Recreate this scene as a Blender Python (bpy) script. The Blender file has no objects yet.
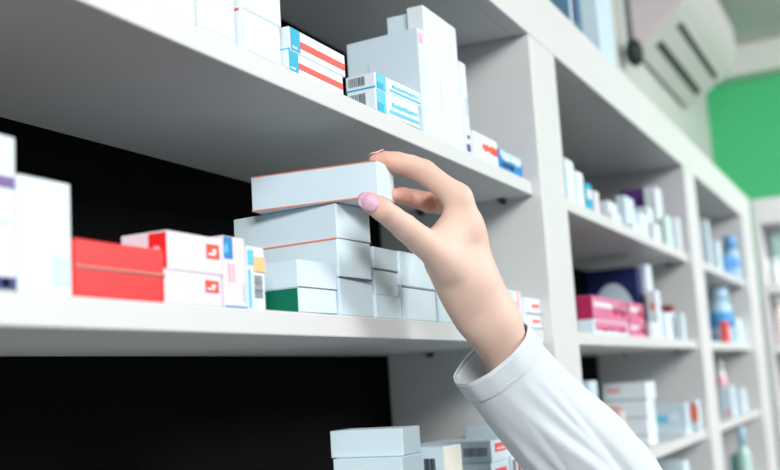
import bpy, bmesh, math, random
import numpy as np
from mathutils import Matrix, Vector
random.seed(7)
SC = bpy.context.scene
COL = SC.collection

# ------------------------------------------------------------------ camera
CAM_Z = 1.45                                  # camera stands at x=0, y=0
RM = np.array([[0.436073, -0.897749, -0.062351],      # right
               [0.101757, 0.118031, -0.987782],       # image down
               [0.89414, 0.424401, 0.142822]])        # forward
FPX = 1055.61
cam_d = bpy.data.cameras.new('camera'); cam = bpy.data.objects.new('camera', cam_d); COL.objects.link(cam)
m = Matrix.Identity(4)
for i in range(3):
    m[i][0] = RM[0, i]; m[i][1] = -RM[1, i]; m[i][2] = -RM[2, i]
m[2][3] = CAM_Z
cam.matrix_world = m
cam_d.sensor_width = 36; cam_d.lens = 36 * FPX / 780
cam_d.clip_start = 0.01; cam_d.clip_end = 50
cam_d.dof.use_dof = True; cam_d.dof.focus_distance = 0.78; cam_d.dof.aperture_fstop = 5.7
SC.camera = cam

# ------------------------------------------------------------------ world, lights, exposure
w = bpy.data.worlds.new('world'); SC.world = w; w.use_nodes = True
w.node_tree.nodes['Background'].inputs[0].default_value = (0.93, 0.97, 1.0, 1)
w.node_tree.nodes['Background'].inputs[1].default_value = 0.3

def area(name, loc, rot, sx, sy, power, col=(1, .995, .985)):
    l = bpy.data.lights.new(name, 'AREA'); l.shape = 'RECTANGLE'; l.size = sx; l.size_y = sy
    l.energy = power; l.color = col
    o = bpy.data.objects.new(name, l); COL.objects.link(o); o.location = loc; o.rotation_euler = rot
    return o
area('ceiling_or_fill_lamp', (-1.3, -1.0, 2.45), (math.radians(42), 0, math.radians(-55)), 1.2, 0.6, 62)
area('ceiling_or_fill_lamp', (2.2, -2.1, 2.40), (math.radians(45), 0, 0), 1.2, 0.6, 60)
area('ceiling_or_fill_lamp', (2.7, -1.6, 2.42), (0, math.radians(-35), 0), 0.6, 0.6, 22)  # fill light added to brighten the ceiling and green end wall
SC.view_settings.view_transform = 'Standard'; SC.view_settings.look = 'None'
SC.view_settings.gamma = 1; SC.view_settings.use_curve_mapping = False
SC.view_settings.exposure = 0.34

# ------------------------------------------------------------------ helpers
def lin(c):
    c = c / 255
    return c / 12.92 if c <= .04045 else ((c + .055) / 1.055) ** 2.4
MATS = {}
def mat(name, rgb, rough=.5, var=.0, scale=30, bump=0, bscale=200, spec=.4, metal=0):
    if name in MATS: return MATS[name]
    M = bpy.data.materials.new(name); M.use_nodes = True; nt = M.node_tree
    b = nt.nodes['Principled BSDF']
    c = [lin(v) for v in rgb] + [1]
    b.inputs['Roughness'].default_value = rough; b.inputs['Specular IOR Level'].default_value = spec
    b.inputs['Metallic'].default_value = metal
    tc = nt.nodes.new('ShaderNodeTexCoord')
    n = nt.nodes.new('ShaderNodeTexNoise'); n.inputs['Scale'].default_value = scale
    nt.links.new(tc.outputs['Object'], n.inputs['Vector'])
    r = nt.nodes.new('ShaderNodeMix'); r.data_type = 'RGBA'
    r.inputs['A'].default_value = [max(0, v * (1 - var)) for v in c[:3]] + [1]
    r.inputs['B'].default_value = [min(1, v * (1 + var)) for v in c[:3]] + [1]
    nt.links.new(n.outputs['Fac'], r.inputs['Factor']); nt.links.new(r.outputs['Result'], b.inputs['Base Color'])
    if bump:
        n2 = nt.nodes.new('ShaderNodeTexNoise'); n2.inputs['Scale'].default_value = bscale
        nt.links.new(tc.outputs['Object'], n2.inputs['Vector'])
        bp = nt.nodes.new('ShaderNodeBump'); bp.inputs['Strength'].default_value = bump
        bp.inputs['Distance'].default_value = .001
        nt.links.new(n2.outputs['Fac'], bp.inputs['Height']); nt.links.new(bp.outputs['Normal'], b.inputs['Normal'])
    MATS[name] = M
    return M
LAM = mat('white_laminate', (218, 221, 221), .45, .015, 6, .05, 400)
BLACK = mat('black_board', (5, 6, 8), .9, .1, 10, spec=.1)
CARD = mat('white_card', (228, 240, 247), .45, .02, 25, .08, 500)
CARD2 = mat('cool_white_card', (216, 236, 246), .5, .02, 25, .08, 500)
CREAM = mat('cream_card', (226, 224, 212), .5, .02, 25, .08, 500)
PINKISH = mat('pinkish_white_card', (232, 224, 234), .45, .02, 25, .05, 500)
def ink(r, g, b): return mat('ink_%d_%d_%d' % (r, g, b), (r, g, b), .4, .03, 60)
RED = ink(236, 40, 44); ORANGE = ink(238, 72, 40); TEAL = ink(20, 176, 214); CYAN = ink(96, 204, 234)
BLUE = ink(0, 130, 205); DEEP = ink(22, 40, 110); PURPLE = ink(96, 60, 140); GREY = ink(120, 126, 136)
GREEN = ink(0, 112, 84); MAGENTA = ink(180, 26, 88); PINK = ink(226, 130, 166); CORAL = ink(246, 90, 80)
PEACH = ink(250, 200, 140); PALEBLUE = ink(204, 226, 238); NAVY = ink(20, 34, 92); DARK = ink(40, 42, 60)
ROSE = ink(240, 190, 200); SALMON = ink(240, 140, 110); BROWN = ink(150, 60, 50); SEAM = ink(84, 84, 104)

def link(name, me, M=None, parent=None):
    o = bpy.data.objects.new(name, me); COL.objects.link(o)
    if M is not None: me.materials.append(M)
    if parent: o.parent = parent
    return o
def from_bm(name, bm, M, parent=None, smooth=False):
    me = bpy.data.meshes.new(name); bmesh.ops.recalc_face_normals(bm, faces=bm.faces)
    bm.to_mesh(me); bm.free()
    if smooth:
        for p in me.polygons: p.use_smooth = True
    return link(name, me, M, parent)
def add_box(bm, lo, hi, bevel=0, seg=1):
    r = bmesh.ops.create_cube(bm, size=1)
    vs = r['verts']
    for v in vs:
        v.co = Vector([lo[i] + (v.co[i] + .5) * (hi[i] - lo[i]) for i in range(3)])
    if bevel:
        es = list({e for v in vs for e in v.link_edges})
        bmesh.ops.bevel(bm, geom=es, offset=bevel, segments=seg, affect='EDGES', profile=.5)
def box(name, lo, hi, M, parent=None, bevel=.0008, seg=1):
    bm = bmesh.new(); add_box(bm, lo, hi, bevel, seg)
    return from_bm(name, bm, M, parent)
def empty(name, loc=(0, 0, 0), rz=0):
    o = bpy.data.objects.new(name, None); COL.objects.link(o); o.location = loc; o.rotation_euler = (0, 0, rz)
    o.empty_display_size = .02
    return o
def tag(o, label=None, cat=None, group=None, kind=None):
    if label: o['label'] = label
    if cat: o['category'] = cat
    if group: o['group'] = group
    if kind: o['kind'] = kind
    return o
CAM = np.array([0, 0, CAM_Z])
def P(u, v, d):                                # a sighted point at depth d from the camera
    return RM.T @ np.array([(u - 390) / FPX * d, (v - 235) / FPX * d, d]) + CAM
def plane_u(u): return RM[0] - (u - 390) / FPX * RM[2]
def plane_v(v): return RM[1] - (v - 235) / FPX * RM[2]
def reach(p, d, n):                            # t with n.(p + t d - cam) = 0
    return -(n @ (p - CAM)) / (n @ d)

# ------------------------------------------------------------------ dimensions of the shelving (metres)
YF, DEP = .34, .206
YS = YF + .010                                # shelves sit back from the uprights
YB = YF + DEP
T = .0156
zA, zB, zC = CAM_Z + .2167, CAM_Z + .0523, CAM_Z - .1138       # shelf tops
zD, zE = zC - .165, zC - .34
zTb, zTt = CAM_Z + .387, CAM_Z + .458
X0, X1, X2, X3, X4, X5, X6 = .22, 1.115, 1.213, 2.05, 2.165, 2.86, 3.06
ENDX, CEIL = 3.97, CAM_Z + 1.14

# ------------------------------------------------------------------ room
WALL = mat('pale_green_wall', (196, 201, 197), .8, .02, 4, .1, 80)
GREENW = mat('green_wall', (72, 188, 126), .6, .03, 3, .1, 80)
CEILM = mat('ceiling_paint', (214, 206, 208), .8, .02, 4)
FLOORM = mat('floor_vinyl', (86, 86, 88), .35, .04, 8)
tag(box('floor', (-6, -7, -.05), (ENDX + .1, YB + .1, 0), FLOORM, bevel=0), kind='structure')
tag(box('ceiling', (-2.4, -2.2, CEIL), (ENDX + .1, YB + .1, CEIL + .06), CEILM, bevel=0), kind='structure')
tag(box('wall_back', (-.6, YB + .004, 0), (ENDX, YB + .104, CEIL), WALL, bevel=0), kind='structure')
tag(box('wall_end', (ENDX, -2.2, 0), (ENDX + .1, YB + .104, CEIL), GREENW, bevel=0), kind='structure')
tag(box('trim_1', (ENDX - .10, -2.2, CAM_Z + 1.03), (ENDX, YB + .004, CEIL), mat('soffit_paint', (214, 216, 212), .7, .02, 4), bevel=.004), kind='structure')

# ------------------------------------------------------------------ long shelving unit
unit = tag(empty('shelving_unit', (0, YF, 0)), 'long white laminate shelving unit with black back panels running down the left wall', 'shelving')
def upart(name, lo, hi, M=LAM, bevel=.0012):
    return box(name, (lo[0], lo[1] - YF, lo[2]), (hi[0], hi[1] - YF, hi[2]), M, unit, bevel, 2)
for a, b in ((X0 - .1, X0), (X1, X2), (X3, X4), (X5, X6)):
    upart('upright', (a, YF, 0), (b, YB - .004, zTt - .0712))
for a, b in ((X0, X1), (X2, X3), (X4, X5)):
    for z in (zA, zB, zC, zD, zE):
        upart('shelf', (a + .0003, YS, z - T), (b - .0003, YB - .0045, z))
    upart('back_panel', (a, YB - .004, .1), (b, YB, zTb), BLACK, 0)
    for z in (zA, zB, zC):
        for x, s in ((a, 1), (b, -1)):
            for y in (YF + .045, YB - .06):
                bm = bmesh.new()
                bmesh.ops.create_cone(bm, cap_ends=True, segments=10, radius1=.0028, radius2=.0028, depth=.009,
                                      matrix=Matrix.Translation((x + s * .0045, y - YF, z - T - .003)) @ Matrix.Rotation(math.pi / 2, 4, 'Y'))
                add_box(bm, (min(x, x + s * .014), y - YF - .004, z - T - .0012), (max(x, x + s * .014), y - YF + .004, z - T), 0)
                from_bm('shelf_pin', bm, mat('grey_metal', (90, 90, 92), .4, metal=.6), unit)
upart('top_board', (X0 - .1, YF + .018, zTb), (X6, YB - .004, zTb + .018))
upart('top_rail', (X0 - .1, YF, zTb), (X6, YF + .018, zTt))
upart('plinth', (X0 - .1, YF + .03, 0), (X6, YF + .045, .0995))

# ------------------------------------------------------------------ shelving unit on the end wall
EX = 3.085
e_unit = tag(empty('shelving_unit', (EX, 0, 0)), 'white shelving unit across the far end below the green wall', 'shelving')
def epart(name, lo, hi, M=LAM, bevel=.0012):
    return box(name, (lo[0] - EX, lo[1], lo[2]), (hi[0] - EX, hi[1], hi[2]), M, e_unit, bevel, 2)
for a, b in ((YF - .02, YF - .001), (-.62, -.52), (-1.4, -1.3)):
    epart('upright', (EX, a, 0), (EX + .30, b, zTt - .0712))
for a, b in ((-.52, YF - .02), (-1.3, -.62)):
    for z in (zA, zB, zC, zD):
        epart('shelf', (EX + .0003, a, z - T * 1.6), (EX + .2955, b, z))
    epart('back_panel', (EX + .296, a, .1), (EX + .3, b, zTb), LAM, 0)
epart('top_rail', (EX, -1.4, zTb), (EX + .018, YF - .001, zTt))
epart('top_board', (EX + .018, -1.4, zTb), (EX + .3, YF - .001, zTb + .018))

# ------------------------------------------------------------------ cartons
SHELVES = {zA: 'upper shelf', zB: 'middle shelf', zC: 'lower shelf', zD: 'lowest shelf in view', zTb + .018: 'top board'}
def headroom(z):
    return min([u - z for u in (zD - T, zC - T, zB - T, zA - T, zTb) if u > z + .002] or [9])
def carton(label, u, y, z, vtop=None, uL=None, uR=None, th=0, M=CARD, group=None, w_=.04, d_=.05, h_=None,
           vtopR=None, decals=(), flapL=False, flapR=True, MR=None, ML=None, up=.0002, cat='carton', name='medicine_carton', gap=.0004):
    """near upright edge at image column u on depth plane y, standing on height z"""
    z = z + up
    p = np.array([0, y, z]); n = plane_u(u)
    p[0] = -(n @ (p - CAM)) / n[0]
    th = math.radians(th)
    ex = np.array([math.cos(th), math.sin(th), 0]); ey = np.array([-math.sin(th), math.cos(th), 0]); ez = np.array([0, 0, 1.])
    wd = reach(p, ex, plane_u(uR)) if uR is not None else w_
    dp = reach(p, ey, plane_u(uL)) if uL is not None else d_
    if vtop is not None: h = reach(p, ez, plane_v(vtop))
    elif vtopR is not None: h = reach(p + ex * wd, ez, plane_v(vtopR))
    else: h = h_
    if y + dp > YB - .006: dp = YB - .006 - y
    h = min(h, headroom(z) - .001)
    if group is None:
        k = max((q for q in SHELVES if q <= z + .001), default=zE)
        group = 'cartons on the ' + SHELVES[k] + (' of the near bay' if p[0] < X1 else ' of the far bays')
    g = gap
    o = tag(empty(name, p, th), label, cat, group)
    o['top'] = float(p[2] + h)
    bm = bmesh.new(); add_box(bm, (g, 0, 0), (wd - g, dp, h), .0005, 1)
    body = from_bm('carton_body', bm, M, o)
    # panels of other colour: only the printed end panels
    def face_quad(side, a0, b0, a1, b1, lift, M, nm):
        bm = bmesh.new()
        e = lift
        if side == 'R':
            add_box(bm, (g + a0 * (wd - 2 * g), -e, b0 * h), (g + a1 * (wd - 2 * g), .0001, b1 * h))
        elif side == 'L':
            add_box(bm, (g - e, dp * (1 - a1), b0 * h), (g + .0001, dp * (1 - a0), b1 * h))
        else:
            add_box(bm, (g + a0 * (wd - 2 * g), dp * b0, h - .0001), (g + a1 * (wd - 2 * g), dp * b1, h + e))
        return from_bm(nm, bm, M, o)
    if ML is not None: face_quad('L', .01, .02, .99, .98, .0002, ML, 'end_panel')
    if MR is not None: face_quad('R', .01, .02, .99, .98, .0002, MR, 'front_panel')
    if flapR: face_quad('R', .035, .03, .985, .985, .00035, MR or M, 'tuck_flap')
    if flapL: face_quad('L', .015, .03, .985, .985, .00035, ML or M, 'tuck_flap')
    for dc in decals:
        kind, side, a0, b0, a1, b1, MM = dc[:7]
        if kind == 'barcode':
            bm = bmesh.new(); rr = random.Random(len(label) + 3); nb = 9
            hor = len(dc) > 7
            for i in range(nb):
                s = (i + .1) / nb; t = s + (.35 + .45 * rr.random()) / nb
                if hor: aa, bb = (a0, b0 + (b1 - b0) * s), (a1, b0 + (b1 - b0) * t)
                else: aa, bb = (a0 + (a1 - a0) * s, b0), (a0 + (a1 - a0) * t, b1)
                if side == 'R': add_box(bm, (aa[0] * wd, -.0006, aa[1] * h), (bb[0] * wd, .0001, bb[1] * h))
                else: add_box(bm, (g - .0006, dp * (1 - bb[0]), aa[1] * h), (g + .0001, dp * (1 - aa[0]), bb[1] * h))
            from_bm('barcode', bm, MM, o)
        elif kind == 'text':
            bm = bmesh.new(); rr = random.Random(len(label) + 11); a = a0
            while a < a1:                    # short illegible strokes of a printed word
                b = min(a1, a + (a1 - a0) * (.06 + .06 * rr.random()))
                lo_, hi_ = b0 + (b1 - b0) * .25 * rr.random(), b1 - (b1 - b0) * .3 * rr.random()
                if side == 'R': add_box(bm, (a * wd, -.0006, lo_ * h), (b * wd, .0001, hi_ * h))
                else: add_box(bm, (g - .0006, dp * (1 - b), lo_ * h), (g + .0001, dp * (1 - a), hi_ * h))
                a = b + (a1 - a0) * .035
            from_bm('printed_text', bm, MM, o)
        elif kind == 'disc':
            bm = bmesh.new(); ca, cb, ra, rb = (a0 + a1) / 2, b0, (a1 - a0) / 2, b1 - b0
            N = 28; pts = []
            for i in range(N + 1):
                t = math.pi * i / N if len(dc) > 7 else 2 * math.pi * i / N
                pts.append((ca + ra * math.cos(t), cb + rb * math.sin(t)))
            if len(dc) <= 7: pts = pts[:-1]
            vs = [bm.verts.new((g - .0007, dp * (1 - a), b * h) if side == 'L' else (a * wd, -.0007, b * h)) for a, b in pts]
            bm.faces.new(vs)
            from_bm('printed_disc', bm, MM, o)
        else:
            q = face_quad(side, a0, b0, a1, b1, .0005 + .0002 * (kind == 'mark') + .0004 * (kind == 'sticker'), MM, {'stripe': 'printed_stripe', 'logo': 'printed_logo', 'mark': 'logo_or_shade_mark', 'sticker': 'price_sticker', 'edge': 'printed_edge', 'seam': 'seam_line'}[kind])
    return o
def topz(o): return o['top']
def clean(): 
    for o in COL.objects:
        if 'top' in o: del o['top']
FR = YS + .002

# ---- upper shelf of the near bay, from the left
gA = None
carton('plain white carton at far left of the upper shelf, half out of frame', 143, FR, zA, h_=.062, uR=195.5, d_=.07, M=CARD,
       decals=[('stripe', 'R', .9, .62, .985, .70, DARK), ('stripe', 'R', .02, .30, .14, .36, PALEBLUE)])
carton('off-white carton standing second from the left on the upper shelf', 198.5, FR, zA, h_=.075, uR=236, d_=.07, M=mat('mint_white_card', (222, 232, 228), .5))
a3 = carton('lower of two large white cartons stacked left of the red-striped boxes', 241, FR, zA, vtop=7, uR=281.5, d_=.045, M=CARD,
       decals=[('edge', 'L', .70, .94, .99, .985, RED), ('text', 'R', .03, .1, .05, .8, PALEBLUE)])
carton('upper of two large white cartons stacked left of the red-striped boxes', 240, FR, topz(a3), h_=.036, uR=281.5, d_=.045, M=CARD, th=0)
redstripe = [('stripe', 'R', .02, .06, .17, .97, TEAL), ('stripe', 'R', .18, .28, .985, .56, CORAL), ('text', 'R', .045, .12, .12, .24, CARD), ('stripe', 'L', .8, .0, 1, .09, TEAL)]
a4 = carton('lower of two flat white boxes with a teal patch and a red stripe', 288, FR, zA, vtop=48.5, uR=344, d_=.05, M=CARD, flapR=False, decals=redstripe)
carton('upper of two flat white boxes with a teal patch and a red stripe', 289.5, FR, topz(a4), vtop=25.5, uR=346, d_=.05, M=CARD, flapR=False, decals=redstripe)
cyanstripe = [('stripe', 'R', .03, .04, .22, .96, CYAN), ('mark', 'R', .03, .06, .16, .42, TEAL), ('text', 'R', .36, .44, .95, .66, CYAN), ('stripe', 'R', .3, .16, .98, .30, CYAN),
              ('barcode', 'L', .10, .28, .66, .84, GREY), ('stripe', 'L', .0, .0, 1, .10, TEAL)]
a6 = carton('lower of two flat boxes with barcode ends and pale blue stripes', 376, FR + .001, zA, vtop=87, uL=348, uR=420, th=-3, M=CARD, flapR=False, decals=cyanstripe)
carton('upper of two flat boxes with barcode ends and pale blue stripes', 375, FR + .001, topz(a6), vtop=71.5, uL=346, uR=421, th=-3, M=CARD, flapR=False, decals=cyanstripe)
b5 = carton('broad tall white carton behind the two barcode boxes', 424, FR, zA, vtop=27, uL=352, uR=431, th=-4, M=CARD2, flapR=False,
       decals=[('stripe', 'L', .28, .42, .33, .76, PALEBLUE), ('stripe', 'R', .1, .86, .75, .96, ROSE)])
carton('tallest white carton on the upper shelf, with a sharp peaked corner', 431.5, FR, zA, vtop=4.5, uL=415, uR=464.5, M=CARD,
       decals=[('text', 'R', .35, .2, .38, .55, PALEBLUE)])
carton('small pale carton lying on top of the broad tall carton', 410, YF + .03, topz(b5), vtop=13, uL=388, w_=.02, M=CARD2, flapR=False)
carton('narrow white carton with purple corner marks right of the tallest carton', 466, FR, zA, vtop=60.5, d_=.06, uR=472, M=CARD, flapR=False,
       decals=[('stripe', 'R', .2, .02, .8, .10, PURPLE), ('stripe', 'R', .4, .16, .8, .20, PURPLE), ('text', 'R', .4, .4, .8, .62, PALEBLUE)])
carton('low white box with red print beside the blue box', 474.5, FR, zA, vtop=129.5, uR=499, d_=.05, M=CARD, flapR=False,
       decals=[('text', 'R', .35, .36, .78, .72, CORAL), ('stripe', 'R', .78, .38, .97, .68, RED)])
carton('small bright blue box at the right end of the upper shelf', 500, FR, zA, vtop=148, uR=523, d_=.05, M=BLUE, flapR=False,
       decals=[('stripe', 'R', .03, .68, .97, .96, PALEBLUE), ('text', 'R', .1, .48, .9, .76, CARD), ('text', 'R', .1, .14, .6, .4, DEEP)])

# ---- middle shelf of the near bay
carton('tall white carton with purple bands at the left edge of the frame', -42, FR, zB, vtopR=138, uR=17.5, d_=.05, M=CARD, flapR=False,
       decals=[('stripe', 'R', .03, .66, .97, .735, PURPLE), ('stripe', 'R', .02, .01, .98, .09, DEEP), ('stripe', 'R', .72, .025, .86, .075, PEACH), ('stripe', 'R', .7, .80, .82, .86, PALEBLUE), ('stripe', 'R', .5, .42, .85, .47, PALEBLUE)])
carton('broad plain white carton left of the red boxes', 18.8, FR, zB, vtopR=184.5, uR=73, d_=.05, M=CARD, flapR=False,
       decals=[('stripe', 'R', .6, .08, .92, .34, PALEBLUE)])
r1 = carton('lower of two red boxes stacked on the middle shelf', 74.5, FR, zB, vtop=267, uR=163.5, d_=.03, M=RED, flapR=False)
carton('upper of two red boxes stacked on the middle shelf', 74.5, FR + .0005, topz(r1), vtop=237.5, uR=165, d_=.03, M=RED, flapR=False,
       decals=[('stripe', 'R', 0, .0, 1, .09, SALMON), ('mark', 'R', 0, -.03, 1, .03, SEAM)])  # dark mark paints the shade between the two red boxes
rl = [('logo', 'R', .70, .42, .93, .80, ORANGE), ('mark', 'R', .72, .50, .85, .57, PINKISH), ('mark', 'R', .80, .56, .87, .68, PINKISH), ('stripe', 'L', .62, .05, .995, .95, RED), ('text', 'L', .66, .4, .86, .62, PINKISH)]
w1 = carton('lower of two pinkish white boxes with orange-red logos', 164.5, FR, zB, vtop=269, uR=223, d_=.06, M=PINKISH, flapR=False, decals=rl)
carton('upper of two pinkish white boxes with orange-red logos', 167, FR, topz(w1), vtop=229.5, uR=223.5, uL=121, M=PINKISH, flapR=False, decals=rl)
carton('upright pinkish box with a bright blue corner patch', 225, FR, zB, vtop=235, uR=247.5, d_=.05, M=PINKISH, flapR=False,
       decals=[('stripe', 'R', .03, .68, .40, .985, BLUE), ('text', 'R', .06, .74, .2, .9, CYAN), ('stripe', 'R', 0, 0, 1, .02, BLUE), ('barcode', 'R', .2, .36, .3, .62, ROSE, 1), ('barcode', 'R', .4, .36, .46, .62, ROSE, 1), ('barcode', 'R', .82, .1, .9, .35, PALEBLUE, 1)])
carton('upright white box with an orange price sticker and barcode', 249, FR, zB, vtop=245.5, uR=266.5, d_=.045, M=CARD, flapR=False,
       decals=[('stripe', 'R', .02, .70, .35, .94, CYAN), ('stripe', 'R', .02, .02, .14, .62, CYAN), ('barcode', 'R', .36, .18, .80, .55, GREY, 1), ('sticker', 'R', .34, .60, .985, .84, PEACH), ('mark', 'R', .55, .76, .60, .78, BROWN), ('mark', 'R', .7, .68, .74, .70, BROWN)])
g1 = carton('white box with a green end at the foot of the stack', 298.8, FR, zB, vtop=287, uL=252, uR=337.3, th=-3, M=CARD2, ML=GREEN, flapR=True)
carton('white carton lying on the green-ended box', 298, FR, topz(g1), vtop=259, uL=250, uR=337, th=-3, M=CARD2,
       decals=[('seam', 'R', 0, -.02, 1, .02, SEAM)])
s1 = carton('bottom carton of the large white stack under the held box', 340, FR + .001, zB, vtop=277, uL=296, uR=374, M=CARD2, flapR=True)
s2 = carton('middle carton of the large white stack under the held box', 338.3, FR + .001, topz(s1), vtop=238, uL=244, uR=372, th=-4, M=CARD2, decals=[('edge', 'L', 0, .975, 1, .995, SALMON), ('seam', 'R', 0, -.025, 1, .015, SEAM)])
s2['label'] = 'middle carton of the large white stack under the held box'
s3 = carton('top carton of the large white stack, directly beneath the held box', 336.8, FR + .002, topz(s2), vtop=202.3, uL=234.4, uR=371, th=-5, M=CARD2,
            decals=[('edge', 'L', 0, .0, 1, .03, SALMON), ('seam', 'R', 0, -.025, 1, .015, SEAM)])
held = carton('white carton with orange edges held between thumb and fingers', 378.5, .320, topz(s3), vtop=160, uL=252, uR=395, th=6.6, M=CARD2, up=.0003,
              decals=[('edge', 'L', 0, .0, 1, .035, SALMON), ('edge', 'L', 0, .975, 1, 1, SALMON)])
t1 = carton('low white box at the foot of the pair right of the stack', 375.5, FR + .001, zB, vtop=294, uR=402, d_=.08, M=CARD2)
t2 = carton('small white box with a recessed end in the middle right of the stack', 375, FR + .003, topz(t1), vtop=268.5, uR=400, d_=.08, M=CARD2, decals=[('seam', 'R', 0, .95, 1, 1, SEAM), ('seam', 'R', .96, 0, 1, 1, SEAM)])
carton('white box topping the small boxes right of the stack', 373.5, FR + .002, topz(t2), vtop=246, uR=399, d_=.08, M=CARD2)
v1 = carton('low white box on the shelf below the wrist, nearer the stack', 403.5, FR, zB, vtop=286, uR=437, d_=.08, M=CARD2, decals=[('seam', 'R', 0, .96, 1, 1, SEAM)])
carton('white box behind the thumb base, on the low white box', 401, FR, topz(v1), vtop=250.5, uR=437, d_=.08, M=CARD2)
carton('low white box partly hidden behind the wrist', 438, FR, zB, vtop=288, uR=462, d_=.08, M=CARD2)
carton('white box with a pink stripe just right of the wrist', 494, FR, zB, vtop=287, uR=523.5, d_=.05, M=CARD, flapR=False,
       decals=[('stripe', 'R', .84, .1, .92, 1, ROSE), ('text', 'R', .42, .5, .8, .72, CORAL), ('stripe', 'R', .05, .78, .7, .96, PALEBLUE)])
q1 = carton('lower of two flat white boxes at the right end of the middle shelf', 525, FR, zB, vtop=313.5, uR=546, d_=.05, M=CARD, flapR=False, decals=[('text', 'R', .38, .4, .72, .66, CORAL), ('seam', 'R', .1, 0, .95, .08, GREY)])
carton('upper of two flat white boxes at the right end of the middle shelf', 524.5, FR, topz(q1), vtop=297, uR=545, d_=.05, M=CARD, flapR=False, decals=[('text', 'R', .38, .4, .72, .66, CORAL), ('seam', 'R', .1, 0, .95, .08, GREY)])

# ---- lower shelf of the near bay
c1 = carton('lower of two plain white cartons stacked before the black back panel', 406, FR, zC, vtop=457, uL=337, uR=427, M=CARD2)
carton('upper of two plain white cartons stacked before the black back panel', 403, FR + .002, topz(c1), vtop=428, uL=331, uR=421, th=1, M=CARD2)
carton('cream-sided box with a barcode beside the plain white pair', 448, FR + .004, zC, vtop=447, uL=423, uR=466, th=-2, M=CARD2, MR=CREAM, flapR=False, decals=[('barcode', 'L', .2, .62, .66, .85, DARK)])
lg = [('logo', 'R', .2, .45, .75, .85, CORAL), ('mark', 'R', .26, .56, .7, .64, PINKISH), ('barcode', 'L', .62, .3, .95, .7, GREY)]
c3 = carton('lower of two white boxes with red marks left of the sleeve', 494, FR + .002, zC, vtop=463.5, uL=424, uR=514, M=CARD2, flapR=False, decals=lg)
carton('upper of two white boxes with red marks left of the sleeve', 492, FR + .002, topz(c3), vtop=441, uL=421, uR=511, M=CARD2, flapR=False, decals=lg)
carton('small box with dark and brown stripes half hidden by the sleeve', 514, FR, zC, vtop=456, uR=528, d_=.03, M=CARD, flapR=False,
       decals=[('stripe', 'R', .1, .1, .3, .9, GREY), ('stripe', 'R', .45, .1, .62, .9, BROWN), ('stripe', 'R', .72, .1, .82, .9, SALMON)])
carton('pale blue box standing behind the red-marked boxes', 505, YF + .05, zC, vtop=424, uL=469, w_=.05, M=PALEBLUE, flapR=False)
carton('taller pale box rising behind the pale blue box', 516, YF + .06, zC, vtop=413, uL=480, w_=.03, M=CARD2, flapR=False)

# ------------------------------------------------------------------ second bay (out of focus)
def far(label, *a, **k):
    k.setdefault('flapR', False); k.setdefault('M', CARD)
    return carton(label, *a, **k)
far('white box with a teal left edge, first on the second bay\'s upper shelf', 568, FR + .01, zA, vtop=157, uL=563, uR=577, ML=TEAL)
far('slightly shorter white box next to the teal-edged box', 579, FR + .01, zA, vtop=170, uL=570, uR=586)
far('bright teal box on the second bay\'s upper shelf', 588, FR + .01, zA, vtop=182, uL=586.5, uR=594, M=TEAL, decals=[('stripe', 'R', .1, .5, .9, .8, CARD)])
far('small pinkish box right of the bright teal box', 596, FR + .01, zA, vtop=190, d_=.03, uR=601, M=PINKISH)
far('low white box in the middle of the second bay\'s upper shelf', 610, FR + .015, zA, vtop=200, uL=602, uR=619)
far('white box rising beside the purple box', 628, FR + .015, zA, vtop=195, uL=619, uR=637, M=CARD2)
far('dark purple box at the back of the second bay\'s upper shelf', 652, YF + .06, zA, vtop=187, uL=626, w_=.045, M=PURPLE)
far('low white box in front of the purple box', 650, FR + .012, zA, vtop=206, uL=638, uR=656, M=CARD2)
far('tall white box right of the purple box', 661, FR + .02, zA, vtop=186, uL=649, uR=667)
far('narrow white box alone at the right end of the second bay\'s upper shelf', 680, FR + .001, zA, vtop=217, uL=674, uR=683)
far('low white box in the front row below the purple box, left one', 634, FR + .003, zA, vtop=222, uL=622, uR=640)
far('low white box in the front row below the purple box, right one', 655, FR + .003, zA, vtop=222, uL=643, uR=662)
far('pale mint box at the foot of the tall white box', 668, FR + .003, zA, vtop=214, uL=664, uR=674, M=mat('mint_card', (206, 232, 226), .5))
far('small white box between the low white one and the tall white pair', 643, FR + .006, zA, vtop=212, uL=634, uR=649)
far('low white box left of the purple box in the front row', 613, FR + .002, zA, vtop=211, uL=604, uR=622, M=CARD)
# middle shelf: magenta boxes
pinkd = [('stripe', 'R', .04, .55, .96, .75, CARD), ('text', 'R', .05, .1, .5, .5, PINK), ('text', 'R', .55, .2, .95, .9, MAGENTA)]
p0 = far('white box at the foot of the magenta-ended boxes', 594, FR + .008, zB, vtop=319, uL=578.5, uR=629, M=CARD2, decals=[('stripe', 'R', .05, .3, .95, .9, PINK), ('text', 'R', .1, .2, .9, .6, MAGENTA)])
far('pink striped box with a magenta end, on the white box', 593.5, FR + .008, topz(p0), vtop=295, uL=578, uR=628, M=PINK, ML=MAGENTA, decals=pinkd)
p2 = far('lower of two pink boxes right of the magenta end', 631, FR + .01, zB, vtop=322, d_=.03, uR=646, M=PINK, decals=pinkd)
far('upper of two pink boxes right of the magenta end', 630.5, FR + .01, topz(p2), vtop=302, d_=.03, uR=645, M=PINK, decals=pinkd)
far('large navy box with a white half moon behind the pink boxes', 643, YF + .05, zB, vtop=266.5, uL=592, w_=.05, M=NAVY, decals=[('disc', 'L', .06, .22, .94, .80, PALEBLUE, 'half')])
far('tall white box right of the navy box', 653, FR + .03, zB, vtop=264, uL=643, uR=658, decals=[('stripe', 'L', .6, .5, .9, .6, SALMON)])
far('white box with a brown-red top at the right of the second bay\'s middle shelf', 674, FR + .02, zB, vtop=305, uL=659, uR=678, ML=None, decals=[('stripe', 'L', .0, .8, 1, 1, BROWN), ('stripe', 'R', .0, .8, 1, 1, BROWN)])
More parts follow.
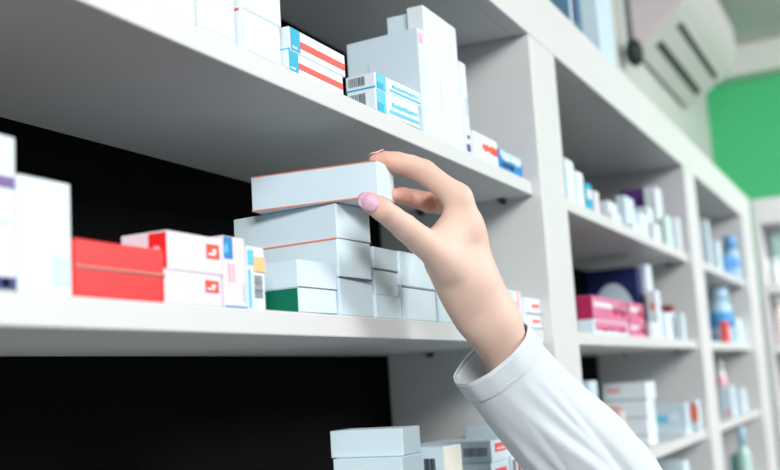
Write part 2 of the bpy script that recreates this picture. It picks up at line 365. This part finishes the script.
far('pale box with a light blue stripe before the brown-topped box', 668, FR + .008, zB, vtop=312, uL=655, uR=674, decals=[('stripe', 'L', .5, .1, .75, .9, CYAN)])
far('plain white box last on the second bay\'s middle shelf', 684, FR + .002, zB, vtop=313, uL=677, uR=687, M=CARD2)
far('white box with a salmon patch standing before the tall white one', 660, FR + .012, zB, vtop=290, uL=650, uR=664, decals=[('stripe', 'L', .3, .6, .8, .75, SALMON)])
far('low white box in front at the end of the pink row', 653, FR + .001, zB, vtop=322, uL=648, uR=659)
# lower shelf
far('pale blue box just above the sleeve in the second bay', 596, YF + .05, zC, vtop=381, uL=578, w_=.04, M=PALEBLUE)
zz = zC
for i, (lb, vt) in enumerate((('bottom box of the pale stack right of the sleeve', 436), ('second lowest box of the pale stack right of the sleeve', 418),
                              ('second highest box of the pale stack right of the sleeve', 400), ('top box of the pale stack right of the sleeve', 382))):
    b = far(lb, 647 + (3 - i) * .8, FR + .02, zz, vtop=vt, uL=604, w_=.06, th=random.uniform(-2, 2), M=CARD,
            decals=[('text', 'L', .1, .45, .4, .75, SALMON), ('seam', 'L', 0, 0, 1, .06, GREY)])
    zz = topz(b)
far('beige carton peeping above the sleeve', 624, FR + .004, zC, vtop=412, uL=612, uR=630, M=mat('beige_card', (214, 196, 184), .6))
y1 = far('lower pale blue box beside the orange-ended carton', 687, FR + .006, zC, vtop=427, uL=650, uR=692, M=CARD2, decals=[('text', 'L', .2, .3, .8, .6, PALEBLUE)])
far('upper pale blue box beside the orange-ended carton', 687, FR + .006, topz(y1), vtop=403, uL=650, uR=691, M=PALEBLUE, decals=[('stripe', 'L', .1, .2, .5, .5, CYAN), ('stripe', 'L', .6, .3, .8, .6, CARD)])
far('narrow carton with a round orange label at the right end of the lower shelf', 700, FR + .001, zC, vtop=400, uL=692, uR=702.5, M=CARD2, decals=[('disc', 'L', .0, .6, 1, .96, ink(236, 128, 92))])
far('low white box on the shelf under the orange-labelled carton', 690, FR + .02, zD, vtop=462, uL=660, w_=.05, M=CARD2)

# ------------------------------------------------------------------ bottles and tubs (turned shapes)
def lathe(name, prof, M, parent, n=24):
    bm = bmesh.new(); rings = []
    for r, z in prof:
        rings.append([bm.verts.new((r * math.cos(2 * math.pi * i / n), r * math.sin(2 * math.pi * i / n), z)) for i in range(n)])
    for a, b in zip(rings, rings[1:]):
        for i in range(n): bm.faces.new((a[i], a[(i + 1) % n], b[(i + 1) % n], b[i]))
    bm.faces.new(rings[0][::-1]); bm.faces.new(rings[-1])
    o = from_bm(name, bm, M, parent, True)
    return o
def bottle(label, u, y, z, vtop, wpx, Mb, Mc, band=None, neck=.45, capf=.16, name='bottle', cat='bottle'):
    p = np.array([0, y, z + .0003]); n = plane_u(u); p[0] = -(n @ (p - CAM)) / n[0]
    h = min(reach(p, np.array([0, 0, 1.]), plane_v(vtop)), headroom(z) - .012); r = wpx / 2 / FPX * (RM[2] @ (p - CAM))
    o = tag(empty(name, p), label, cat, 'bottles and tubs in the far bays')
    hb = h * (1 - capf)
    lathe('bottle_body', [(r * .9, 0), (r, .04 * h), (r, hb * .72), (r * .93, hb * .82), (r * neck * 1.2, hb * .95), (r * neck, hb)], Mb, o)
    lathe('cap', [(r * neck * 1.25, hb - .001), (r * neck * 1.25, h * .985), (r * neck * 1.1, h)], Mc, o)
    if band: lathe('label_band', [(r * 1.01, band[0] * h), (r * 1.012, band[1] * h)], band[2], o)
    return o
GLB = mat('blue_plastic', (112, 176, 232), .3); PTEAL = mat('pale_teal_plastic', (182, 218, 212), .3); WPL = mat('white_plastic', (236, 240, 242), .3)
PBL = mat('pale_blue_plastic', (176, 214, 236), .3); GRP = mat('green_plastic', (80, 170, 110), .3)
# third bay
far('white box first on the third bay\'s upper shelf', 711, FR + .02, zA, vtop=219, uL=702, uR=714, M=PALEBLUE)
far('lower white box beside it in the third bay, left of the blue bottle', 720, FR + .02, zA, vtop=240, uL=713, uR=724, M=CARD2)
bottle('sky blue round bottle on the third bay\'s upper shelf', 734, FR + .016, zA, 236, 16, PBL, GLB, (.25, .5, GLB), .6, .3)
far('small blue box before the sky blue bottle', 729, FR + .02, zA, vtop=254, uL=724, uR=733, M=GLB)
bottle('large pale blue tub with a blue band and red spot in the third bay', 723, FR + .045, zB, 288, 26, PBL, PBL, (.30, .58, ink(70, 156, 218)), .62, .2, 'tub', 'tub')
far('small coral box before the pale blue tub', 728, FR + .01, zB, vtop=321, uL=722, uR=731, M=CORAL)
far('pale box with a green mark right of the coral box', 739, FR + .02, zB, vtop=318, uL=733, uR=743, M=CARD2, decals=[('disc', 'L', .3, .4, .8, .6, GRP)])
bottle('white bottle with a brownish label on the third bay\'s lower shelf', 725, FR + .06, zC, 360, 10, WPL, WPL, (.4, .7, ROSE))
bottle('pale bottle with a green cap on the third bay\'s lower shelf', 741, FR + .05, zC, 372, 13, PBL, GRP, (.2, .5, CARD), .6, .25)
far('pale cyan box before the green-capped bottle', 733, FR + .015, zC, vtop=386, uL=722, uR=738, M=PALEBLUE, decals=[('disc', 'L', .5, .14, .8, .26, CORAL)])
far('low pale cyan box at the right of the third bay\'s lower shelf', 744, FR + .015, zC, vtop=389, uL=738, uR=748, M=CARD2)
bottle('pale teal pump bottle on the lowest shelf in view of the third bay', 747, FR + .012, zD, 424, 14, PTEAL, PBL, None, .45, .3)
far('dark teal box left of the pale teal pump bottle', 742, FR + .03, zD, vtop=455, uL=733, uR=746, M=ink(90, 150, 150))
# end unit
def ebottle(label, u, xx, z, vtop, wpx, *a, **k):
    n = plane_u(u); y = -(n[0] * xx + n[2] * (z - CAM_Z)) / n[1]
    return bottle(label, u, y, z, vtop, wpx, *a, **k)
ebottle('pale teal tub with a rounded lid on the far end unit\'s top shelf', 782, EX + .10, zA, 234, 16, PTEAL, PTEAL, None, .7, .4, 'tub', 'tub')
ebottle('tall white bottle in front of the teal tub on the far end unit', 766, EX + .03, zA, 250, 10, WPL, WPL)
ebottle('shorter white bottle right of the tall one on the far end unit', 778, EX + .03, zA, 258, 10, WPL, WPL)
ebottle('white bottle left of the pinkish one on the far end unit\'s middle shelf', 770, EX + .04, zB, 300, 12, WPL, WPL)
ebottle('pinkish white bottle on the far end unit\'s middle shelf', 784, EX + .03, zB, 296, 10, mat('pinkish_plastic', (240, 226, 226), .3), WPL)

# boxes on top of the long unit
zt = zTb + .018
far('pale blue storage box on top of the long unit', 606, YF + .03, zt, h_=.26, uL=590, uR=622, M=PALEBLUE)
far('dark blue picture box on top of the long unit, nearest the camera', 575, YF + .03, zt, h_=.2, uL=552, uR=589, M=mat('teal_blue_card', (80, 120, 150), .5), decals=[('stripe', 'R', .3, .5, .6, .9, DEEP), ('stripe', 'R', .1, .4, .25, .8, PALEBLUE)])

# ------------------------------------------------------------------ air conditioner
AX0, AX1 = 2.68, 3.46
acx = empty('air_conditioner', (AX0, YB, CAM_Z + .826)); tag(acx, 'white wall-mounted air conditioner above the shelving with dark louvre slots', 'air conditioner')
ACM = mat('ac_plastic', (216, 207, 211), .4, .01, 6)
def prism(name, prof, x0, x1, M, parent, bev=0):
    bm = bmesh.new()
    A = [bm.verts.new((x0, y, z)) for y, z in prof]; B = [bm.verts.new((x1, y, z)) for y, z in prof]; n = len(prof)
    for i in range(n): bm.faces.new((A[i], A[(i + 1) % n], B[(i + 1) % n], B[i]))
    bm.faces.new(A[::-1]); bm.faces.new(B)
    if bev: bmesh.ops.bevel(bm, geom=[e for e in bm.edges], offset=bev, segments=2, affect='EDGES')
    return from_bm(name, bm, M, parent)
L_ = AX1 - AX0
prism('casing', [(0, 0), (-.135, .095), (-.175, .135), (-.175, .255), (-.15, .28), (0, .28)], 0, L_, ACM, acx, .012)
SLOT = mat('dark_slot', (70, 68, 70), .6)
def slot(f0, f1, x0, x1):
    d = np.array([-.135, .095]); nrm = np.array([-.095, -.135]) / .165
    a, b = d * f0, d * f1
    pr = [a + nrm * .0015, b + nrm * .0015, b - nrm * .004, a - nrm * .004]
    prism('louvre_slot', [tuple(q) for q in pr], x0, x1, SLOT, acx)
slot(.34, .47, .10, L_ - .08); slot(.78, .88, .10, L_ - .08)
pr = tag(empty('drain_pipe', (2.58, YB - .01, CAM_Z + .79)), 'dark pipe end on the wall beside the air conditioner', 'pipe')
bm = bmesh.new(); bmesh.ops.create_uvsphere(bm, u_segments=20, v_segments=12, radius=.036, matrix=Matrix.Translation((0, -.018, 0)) @ Matrix.Diagonal((1, .6, 1, 1)))
from_bm('pipe_collar', bm, mat('dark_rubber', (26, 40, 38), .6), pr, True)
bm = bmesh.new(); bmesh.ops.create_cone(bm, cap_ends=True, segments=12, radius1=.008, radius2=.008, depth=.25, matrix=Matrix.Translation((0, -.012, .12)))
from_bm('pipe', bm, mat('grey_rubber', (110, 112, 112), .6), pr, True)

# ------------------------------------------------------------------ the reaching arm
def C(u, v, d):
    d = d * 1.025
    return np.array([(u - 390) / FPX * d, (v - 235) / FPX * d, d])     # camera-aligned metres
def seg_d(pts, a, b, ra, rb, sz=None):
    ab = b - a; t = np.clip(((pts - a) @ ab) / (ab @ ab), 0, 1)
    q = pts - (a + t[:, None] * ab)
    return np.sqrt((q * q).sum(1)) - (ra + (rb - ra) * t)
def ell_d(pts, c, axes, r):
    q = (pts - c) @ axes.T / r
    l = np.sqrt((q * q).sum(1)) + 1e-9
    return (l - 1) * l / (np.sqrt(((q / r) ** 2).sum(1)) + 1e-9)
def smin(a, b, k):
    h = np.clip(.5 + .5 * (b - a) / k, 0, 1)
    return b + (a - b) * h - k * h * (1 - h)
mm = .001
def chain(pts, joints, k=.0015):
    d = None
    for (a, ra), (b, rb) in zip(joints, joints[1:]):
        s = seg_d(pts, a, b, ra * mm, rb * mm); d = s if d is None else smin(d, s, k)
    return d
INDEX = [(C(458, 198, .772), 9.8), (C(444, 187, .770), 9.1), (C(424, 171.5, .768), 9.2), (C(411, 166, .765), 8.3), (C(397, 162.5, .759), 8.1), (C(384, 160.5, .752), 7.0), (C(374.5, 159.5, .749), 4.6)]
MIDDLE = [(C(460, 203, .792), 9.8), (C(440, 200, .812), 8.8), (C(430, 203, .812), 8.4), (C(416, 199, .792), 7.4), (C(402, 196, .772), 6.8), (C(391, 195, .757), 5.2)]
RING = [(C(464, 212, .812), 9.4), (C(447, 205, .838), 8.4), (C(437, 204, .838), 8.0), (C(420, 200, .814), 7.2), (C(405, 197, .788), 6.4), (C(397, 195, .775), 5.2)]
PINKY = [(C(470, 224, .830), 8.4), (C(456, 212, .856), 7.2), (C(448, 210, .856), 6.8), (C(434, 204, .838), 6.2), (C(422, 200, .818), 5.4), (C(417, 198, .808), 4.6)]
THUMB = [(C(449, 266, .752), 10.5), (C(421, 240.5, .732), 10.4), (C(404.5, 227, .719), 9.4), (C(392.5, 217.5, .710), 8.3), (C(382, 209.5, .703), 8.1), (C(370, 202.5, .7025), 7.0), (C(364.5, 199.5, .7045), 5.4)]
WR = C(478, 292, .785)
AXF = C(506, 352, .80) - WR; AXF /= np.linalg.norm(AXF)
def hand_sdf(p):
    palm = None
    for (mc, r0), mid, off in ((INDEX[0], (467, 232, .775), (472, 280, .776)), (MIDDLE[0], (467, 236, .790), (472, 282, .786)), (RING[0], (468, 240, .806), (473, 284, .796)), (PINKY[0], (472, 246, .818), (474, 286, .804))):
        s = seg_d(p, mc, C(*mid), (r0 + .2) * mm, 10.6 * mm); palm = s if palm is None else smin(palm, s, .010)
        palm = smin(palm, seg_d(p, C(*mid), C(*off), 10.6 * mm, 14.5 * mm), .010)
    # thenar mass and the web between thumb and index finger
    palm = smin(palm, seg_d(p, C(445, 254, .754), C(466, 280, .772), 10.5 * mm, 13.5 * mm), .014)
    palm = smin(palm, seg_d(p, C(444, 240, .758), C(458, 222, .772), 6.5 * mm, 9 * mm), .016)
    palm = smin(palm, seg_d(p, C(436, 238, .745), C(448, 234, .762), 6 * mm, 8 * mm), .016)
    palm = smin(palm, seg_d(p, C(443, 263, .764), C(476, 314, .784), 9 * mm, 15 * mm), .020)
    palm = smin(palm, seg_d(p, C(445, 265, .757), C(470, 313, .778), 7.5 * mm, 9 * mm), .016)
    palm = smin(palm, seg_d(p, C(465, 225, .784), C(480, 290, .790), 10.5 * mm, 13 * mm), .012)
    # wrist and forearm: two bones side by side in depth
    for dd, r1, r2, r3 in ((-.007, 16.6, 18.6, 18.2), (.012, 16.0, 17.4, 17.0)):
        z = np.array([0, 0, dd])
        a, b, c_ = C(469, 279, .783) + z, C(492, 322, .793) + z, C(521, 386, .807) + z
        palm = smin(palm, seg_d(p, a, b, r1 * mm, r2 * mm), .014)
        palm = smin(palm, seg_d(p, b, c_, r2 * mm, r3 * mm), .014)
    f = np.minimum(np.minimum(chain(p, MIDDLE), chain(p, INDEX)), np.minimum(chain(p, RING), chain(p, PINKY)))
    d = smin(palm, f, .007)
    return smin(d, chain(p, THUMB), .009)

def surface_nets(sdf, lo, hi, h):
    n = np.ceil((hi - lo) / h).astype(int) + 1
    ax = [lo[i] + h * np.arange(n[i]) for i in range(3)]
    G = np.stack(np.meshgrid(*ax, indexing='ij'), -1).reshape(-1, 3)
    V = np.empty(len(G), np.float64); st = 300000
    for i in range(0, len(G), st): V[i:i + st] = sdf(G[i:i + st])
    V = V.reshape(n); S = V < 0
    cs = tuple(n - 1); cnt = np.zeros(cs); acc = np.zeros(cs + (3,))
    corners = [(i, j, k) for i in (0, 1) for j in (0, 1) for k in (0, 1)]
    sl = lambda c: tuple(slice(c[i], n[i] - 1 + c[i]) for i in range(3))
    for c in corners:
        for a in range(3):
            if c[a] == 0:
                e = list(c); e[a] = 1
                v0, v1 = V[sl(c)], V[sl(e)]; x = (v0 < 0) != (v1 < 0)
                t = np.where(x, v0 / np.where(x, v0 - v1, 1), 0)
                cnt += x
                for b in range(3):
                    acc[..., b] += np.where(x, c[b] + (t if b == a else 0), 0)
    act = cnt > 0; idx = -np.ones(cs, int); idx[act] = np.arange(act.sum())
    ii = np.argwhere(act); verts = lo + h * (ii + acc[act] / cnt[act][:, None])
    faces = []
    for a in range(3):
        b, c = (a + 1) % 3, (a + 2) % 3
        s0 = [slice(0, n[i]) for i in range(3)]; s1 = list(s0); s0[a] = slice(0, n[a] - 1); s1[a] = slice(1, n[a])
        A, B = S[tuple(s0)], S[tuple(s1)]
        e = np.argwhere(A != B)
        e = e[(e[:, b] > 0) & (e[:, c] > 0) & (e[:, b] < n[b] - 1) & (e[:, c] < n[c] - 1)]
        flip = B[tuple(e.T)]
        ub = np.zeros(3, int); ub[b] = 1; uc = np.zeros(3, int); uc[c] = 1
        q = np.stack([idx[tuple(x.T)] for x in (e, e - ub, e - ub - uc, e - uc)], 1)
        q[flip] = q[flip][:, ::-1]; faces.append(q)
    return verts, np.concatenate(faces)
def to_world(v): return v @ RM + CAM
lo = C(355, 140, .70); hi = C(545, 430, .78)
lo = np.array([(350 - 390) / FPX * .75, (140 - 235) / FPX * .75, .665]); hi = np.array([.125, .140, .91])
HV, HF = surface_nets(hand_sdf, lo, hi, .0016)

# skin
SK = bpy.data.materials.new('skin'); SK.use_nodes = True; nt = SK.node_tree; bs = nt.nodes['Principled BSDF']
bs.inputs['Roughness'].default_value = .55; bs.inputs['Specular IOR Level'].default_value = .3
bs.inputs['Subsurface Weight'].default_value = .25; bs.inputs['Subsurface Radius'].default_value = (1, .35, .2); bs.inputs['Subsurface Scale'].default_value = .006
tc = nt.nodes.new('ShaderNodeTexCoord'); ns = nt.nodes.new('ShaderNodeTexNoise'); ns.inputs['Scale'].default_value = 45
ns.inputs['Detail'].default_value = 6
nt.links.new(tc.outputs['Object'], ns.inputs['Vector'])
mx = nt.nodes.new('ShaderNodeMix'); mx.data_type = 'RGBA'
mx.inputs['A'].default_value = (lin(224), lin(192), lin(175), 1); mx.inputs['B'].default_value = (lin(232), lin(204), lin(190), 1)
nt.links.new(ns.outputs['Fac'], mx.inputs['Factor'])
at_ = nt.nodes.new('ShaderNodeAttribute'); at_.attribute_name = 'flush'
mx2 = nt.nodes.new('ShaderNodeMix'); mx2.data_type = 'RGBA'; mx2.inputs['B'].default_value = (lin(216), lin(138), lin(116), 1)
nt.links.new(mx.outputs['Result'], mx2.inputs['A']); nt.links.new(at_.outputs['Fac'], mx2.inputs['Factor'])
nt.links.new(mx2.outputs['Result'], bs.inputs['Base Color'])
nb = nt.nodes.new('ShaderNodeTexVoronoi'); nb.inputs['Scale'].default_value = 900
nt.links.new(tc.outputs['Object'], nb.inputs['Vector'])
bp = nt.nodes.new('ShaderNodeBump'); bp.inputs['Strength'].default_value = .12; bp.inputs['Distance'].default_value = .0006
nt.links.new(nb.outputs['Distance'], bp.inputs['Height']); nt.links.new(bp.outputs['Normal'], bs.inputs['Normal'])

person = tag(empty('person', to_world(C(500, 352, .80)[None])[0]), 'person in a white coat, only forearm and hand in view, holding a carton', 'person')
inv = np.array(person.location)
me = bpy.data.meshes.new('forearm_and_hand')
W_ = to_world(HV) - inv
me.from_pydata(W_.tolist(), [], HF.tolist()); me.validate()
at = me.attributes.new('flush', 'FLOAT', 'POINT')
fl = np.zeros(len(HV))
for tip, r in ((INDEX[-1][0], .022), (MIDDLE[-1][0], .026), (RING[-1][0], .026), (PINKY[-1][0], .024), (THUMB[-1][0], .016)):
    fl = np.maximum(fl, .55 * np.exp(-(np.linalg.norm(HV - tip, axis=1) / r) ** 2))
pal = np.minimum(chain(HV, MIDDLE[1:]), np.minimum(chain(HV, RING[1:]), chain(HV, PINKY[1:])))
fl = np.maximum(fl, .5 * (pal < .0015))
at.data.foreach_set('value', fl.astype(np.float32))
for p in me.polygons: p.use_smooth = True
arm = link('forearm_and_hand', me, SK, person)
md = arm.modifiers.new('smooth', 'SMOOTH'); md.factor = .5; md.iterations = 9
md = arm.modifiers.new('sub', 'SUBSURF'); md.levels = 1; md.render_levels = 1

# nails
def march(o, d, n=80):
    t = np.zeros(len(o))
    for _ in range(n): t += hand_sdf(o + d * t[:, None]) * .8
    return o + d * t[:, None]
NAILM = mat('pink_nail_varnish', (226, 182, 204), .4, .25, 1500, .25, 1500, .5)
def nail(c, ax, wdt, lng, view, M, tipn=.25):
    """c: centre, ax: unit along the finger to the tip, view: direction looking on to the nail"""
    side = np.cross(ax, view); side /= np.linalg.norm(side)
    N, K = 14, 12; vs = []; 
    for i in range(N + 1):
        for j in range(K + 1):
            s, t = 2 * i / N - 1, 2 * j / K - 1
            # square to superellipse
            x = s * math.sqrt(1 - t * t * .42); y = t * math.sqrt(1 - s * s * .42)
            vs.append(c + ax * (x * lng / 2) + side * (y * wdt / 2) - view * .03)
    vs = np.array(vs); hit = march(vs, np.tile(view, (len(vs), 1)))
    ok = np.linalg.norm(hit - vs, axis=1) < .045
    dep = (hit - vs) @ view; good = np.median(dep[ok]); dep = np.clip(dep, good - .002, good + .0022)
    out = vs + view * (dep - .0007)[:, None]
    fs = [(i * (K + 1) + j, (i + 1) * (K + 1) + j, (i + 1) * (K + 1) + j + 1, i * (K + 1) + j + 1) for i in range(N) for j in range(K)]
    me = bpy.data.meshes.new('nail'); me.from_pydata((to_world(out) - inv).tolist(), [], fs)
    for p in me.polygons: p.use_smooth = True
    o = link('nail', me, M, arm)
    sd = o.modifiers.new('t', 'SOLIDIFY'); sd.thickness = .0006; sd.offset = 0
    return o
def unit_v(v): v = np.array(v, float); return v / np.linalg.norm(v)
ta = unit_v(C(364, 198.5, .702) - C(382, 209, .702))
nail(C(367.2, 200.6, .690), ta, .0112, .0148, unit_v([.10, .12, 1]), NAILM)['label'] = 'pale pink glitter varnish on the thumbnail'
ia = unit_v(INDEX[-1][0] - INDEX[-3][0])
nail(C(376.5, 154.5, .752), ia, .0092, .0125, unit_v([.10, .93, -.30]), mat('pale_nail', (236, 204, 204), .3))['label'] = 'pale nail of the index finger'

# sleeve: a shaped tube with folds
COAT = mat('white_cotton', (212, 222, 229), .9, .02, 60, .25, 900)
def tube(rings, name, M, parent, nphi=112, folds=None, thick=.0012):
    """rings: (centre, radius across, radius in depth); densely interpolated"""
    cs = np.array([r[0] for r in rings]); R1 = np.array([r[1] for r in rings]); R2 = np.array([r[2] for r in rings])
    L = np.r_[0, np.cumsum(np.linalg.norm(np.diff(cs, axis=0), axis=1))]; L /= L[-1]
    NS = 120; s = np.linspace(0, 1, NS)
    def ip(a):
        # smooth interpolation
        k = np.array([np.interp(s, L, a)])[0]
        for _ in range(3):
            k[1:-1] = .25 * k[:-2] + .5 * k[1:-1] + .25 * k[2:]
        return k
    cc = np.stack([ip(cs[:, i]) for i in range(3)], 1); r1, r2 = ip(R1), ip(R2)
    tan = np.gradient(cc, axis=0); tan /= np.linalg.norm(tan, axis=1)[:, None]
    zc = np.array([0, 0, 1.]); a1 = np.cross(tan, zc); a1 /= np.linalg.norm(a1, axis=1)[:, None]; a2 = np.cross(a1, tan)
    vs = []; ph = np.linspace(0, 2 * math.pi, nphi, endpoint=False)
    for i in range(NS):
        f = np.array([folds(s[i], p) for p in ph]) if folds else np.zeros(nphi)
        vs.append(cc[i] + np.outer((r1[i] + f) * np.cos(ph), a1[i]) + np.outer((r2[i] + f) * np.sin(ph), a2[i]))
    vs = np.concatenate(vs)
    fs = [(i * nphi + j, i * nphi + (j + 1) % nphi, (i + 1) * nphi + (j + 1) % nphi, (i + 1) * nphi + j) for i in range(NS - 1) for j in range(nphi)]
    me = bpy.data.meshes.new(name); me.from_pydata((to_world(vs) - inv).tolist(), [], fs)
    for p in me.polygons: p.use_smooth = True
    o = link(name, me, M, parent)
    sd = o.modifiers.new('t', 'SOLIDIFY'); sd.thickness = thick; sd.offset = -1
    sb = o.modifiers.new('s', 'SUBSURF'); sb.levels = 1; sb.render_levels = 1
    return o
def gz(x, c, w): return math.exp(-((x - c) / w) ** 2)
def wrapd(a): return (a + math.pi) % (2 * math.pi) - math.pi
RF = random.Random(5)
RIDGES = [(-1.95, 2.2, 0, .62, .0042, .15), (-1.45, .9, .02, .35, .0030, .10), (-1.0, -.9, .03, .32, .0024, .09), (-.5, 1.6, .18, .55, .0030, .16),
          (-2.6, 1.4, .06, .5, .0026, .14), (.2, -1.4, .2, .7, .0026, .16), (-1.3, 3.0, .28, .7, .0034, .13), (-2.2, 3.6, .3, .75, .0030, .13), (-.1, -2.0, .03, .25, .0018, .10),
          (-.9, 2.6, .12, .42, .0016, .07), (-1.75, -1.6, .05, .3, .0016, .07)]
def folds(s, p):
    f = .0005 * math.sin(3 * p + 9 * s)
    for p0, sl, s0, s1, a, wd in RIDGES:                       # pulled creases, each with a hollow along one side
        k = max(0, min(1, (s - s0) / .12, (s1 - s) / .15 + .0))
        if k <= 0: continue
        dlt = wrapd(p - (p0 + sl * s))
        f += a * k * (math.exp(-abs(dlt) / (.8 * wd)) - .9 * gz(dlt, 1.5 * wd, 1.0 * wd))
    f += .0036 * gz(s, .47, .045) * math.cos(p - .1) - .0032 * gz(s, .38, .04) * math.cos(p - .1)
    f += .0010 * math.sin(44 * s + 2 * p) * min(1, 2 * s) ** 2
    return f * min(1, .2 + s * 6)
SL = [(C(493, 355.5, .800), .0340, .035), (C(506, 372, .8025), .0345, .036), (C(526, 397, .807), .0360, .037), (C(551, 425, .813), .0385, .040), (C(576, 451, .820), .0425, .043), (C(598, 478, .828), .043, .045), (C(620, 512, .838), .045, .047), (C(650, 560, .85), .05, .05), (C(700, 640, .90), .055, .055), (C(760, 700, 1.0), .06, .06)]
sleeve = tube(SL, 'coat_sleeve', COAT, person, folds=folds)
CF = [(C(491, 353, .7996), .0345, .0358), (C(493, 355.5, .8000), .0354, .0367), (C(496.5, 360, .8007), .0354, .0367), (C(501.5, 366.5, .8017), .0354, .0367), (C(504.5, 370.5, .8023), .0350, .0364)]
cuff = tube(CF, 'cuff', COAT, sleeve, folds=lambda s, p: .0004 * math.sin(5 * p) + .0003 * math.sin(11 * p + 3), thick=.0016)
for f0 in (.12, .86):
    ca, cb = CF[0][0], CF[-1][0]
    i0 = ca * (1 - f0) + cb * f0; i1 = i0 + (cb - ca) * .05
    tube([(i0, .0356, .0369), ((i0 + i1) / 2, .0359, .0372), (i1, .0356, .0369)], 'stitching', COAT, sleeve, thick=.0008)
clean()
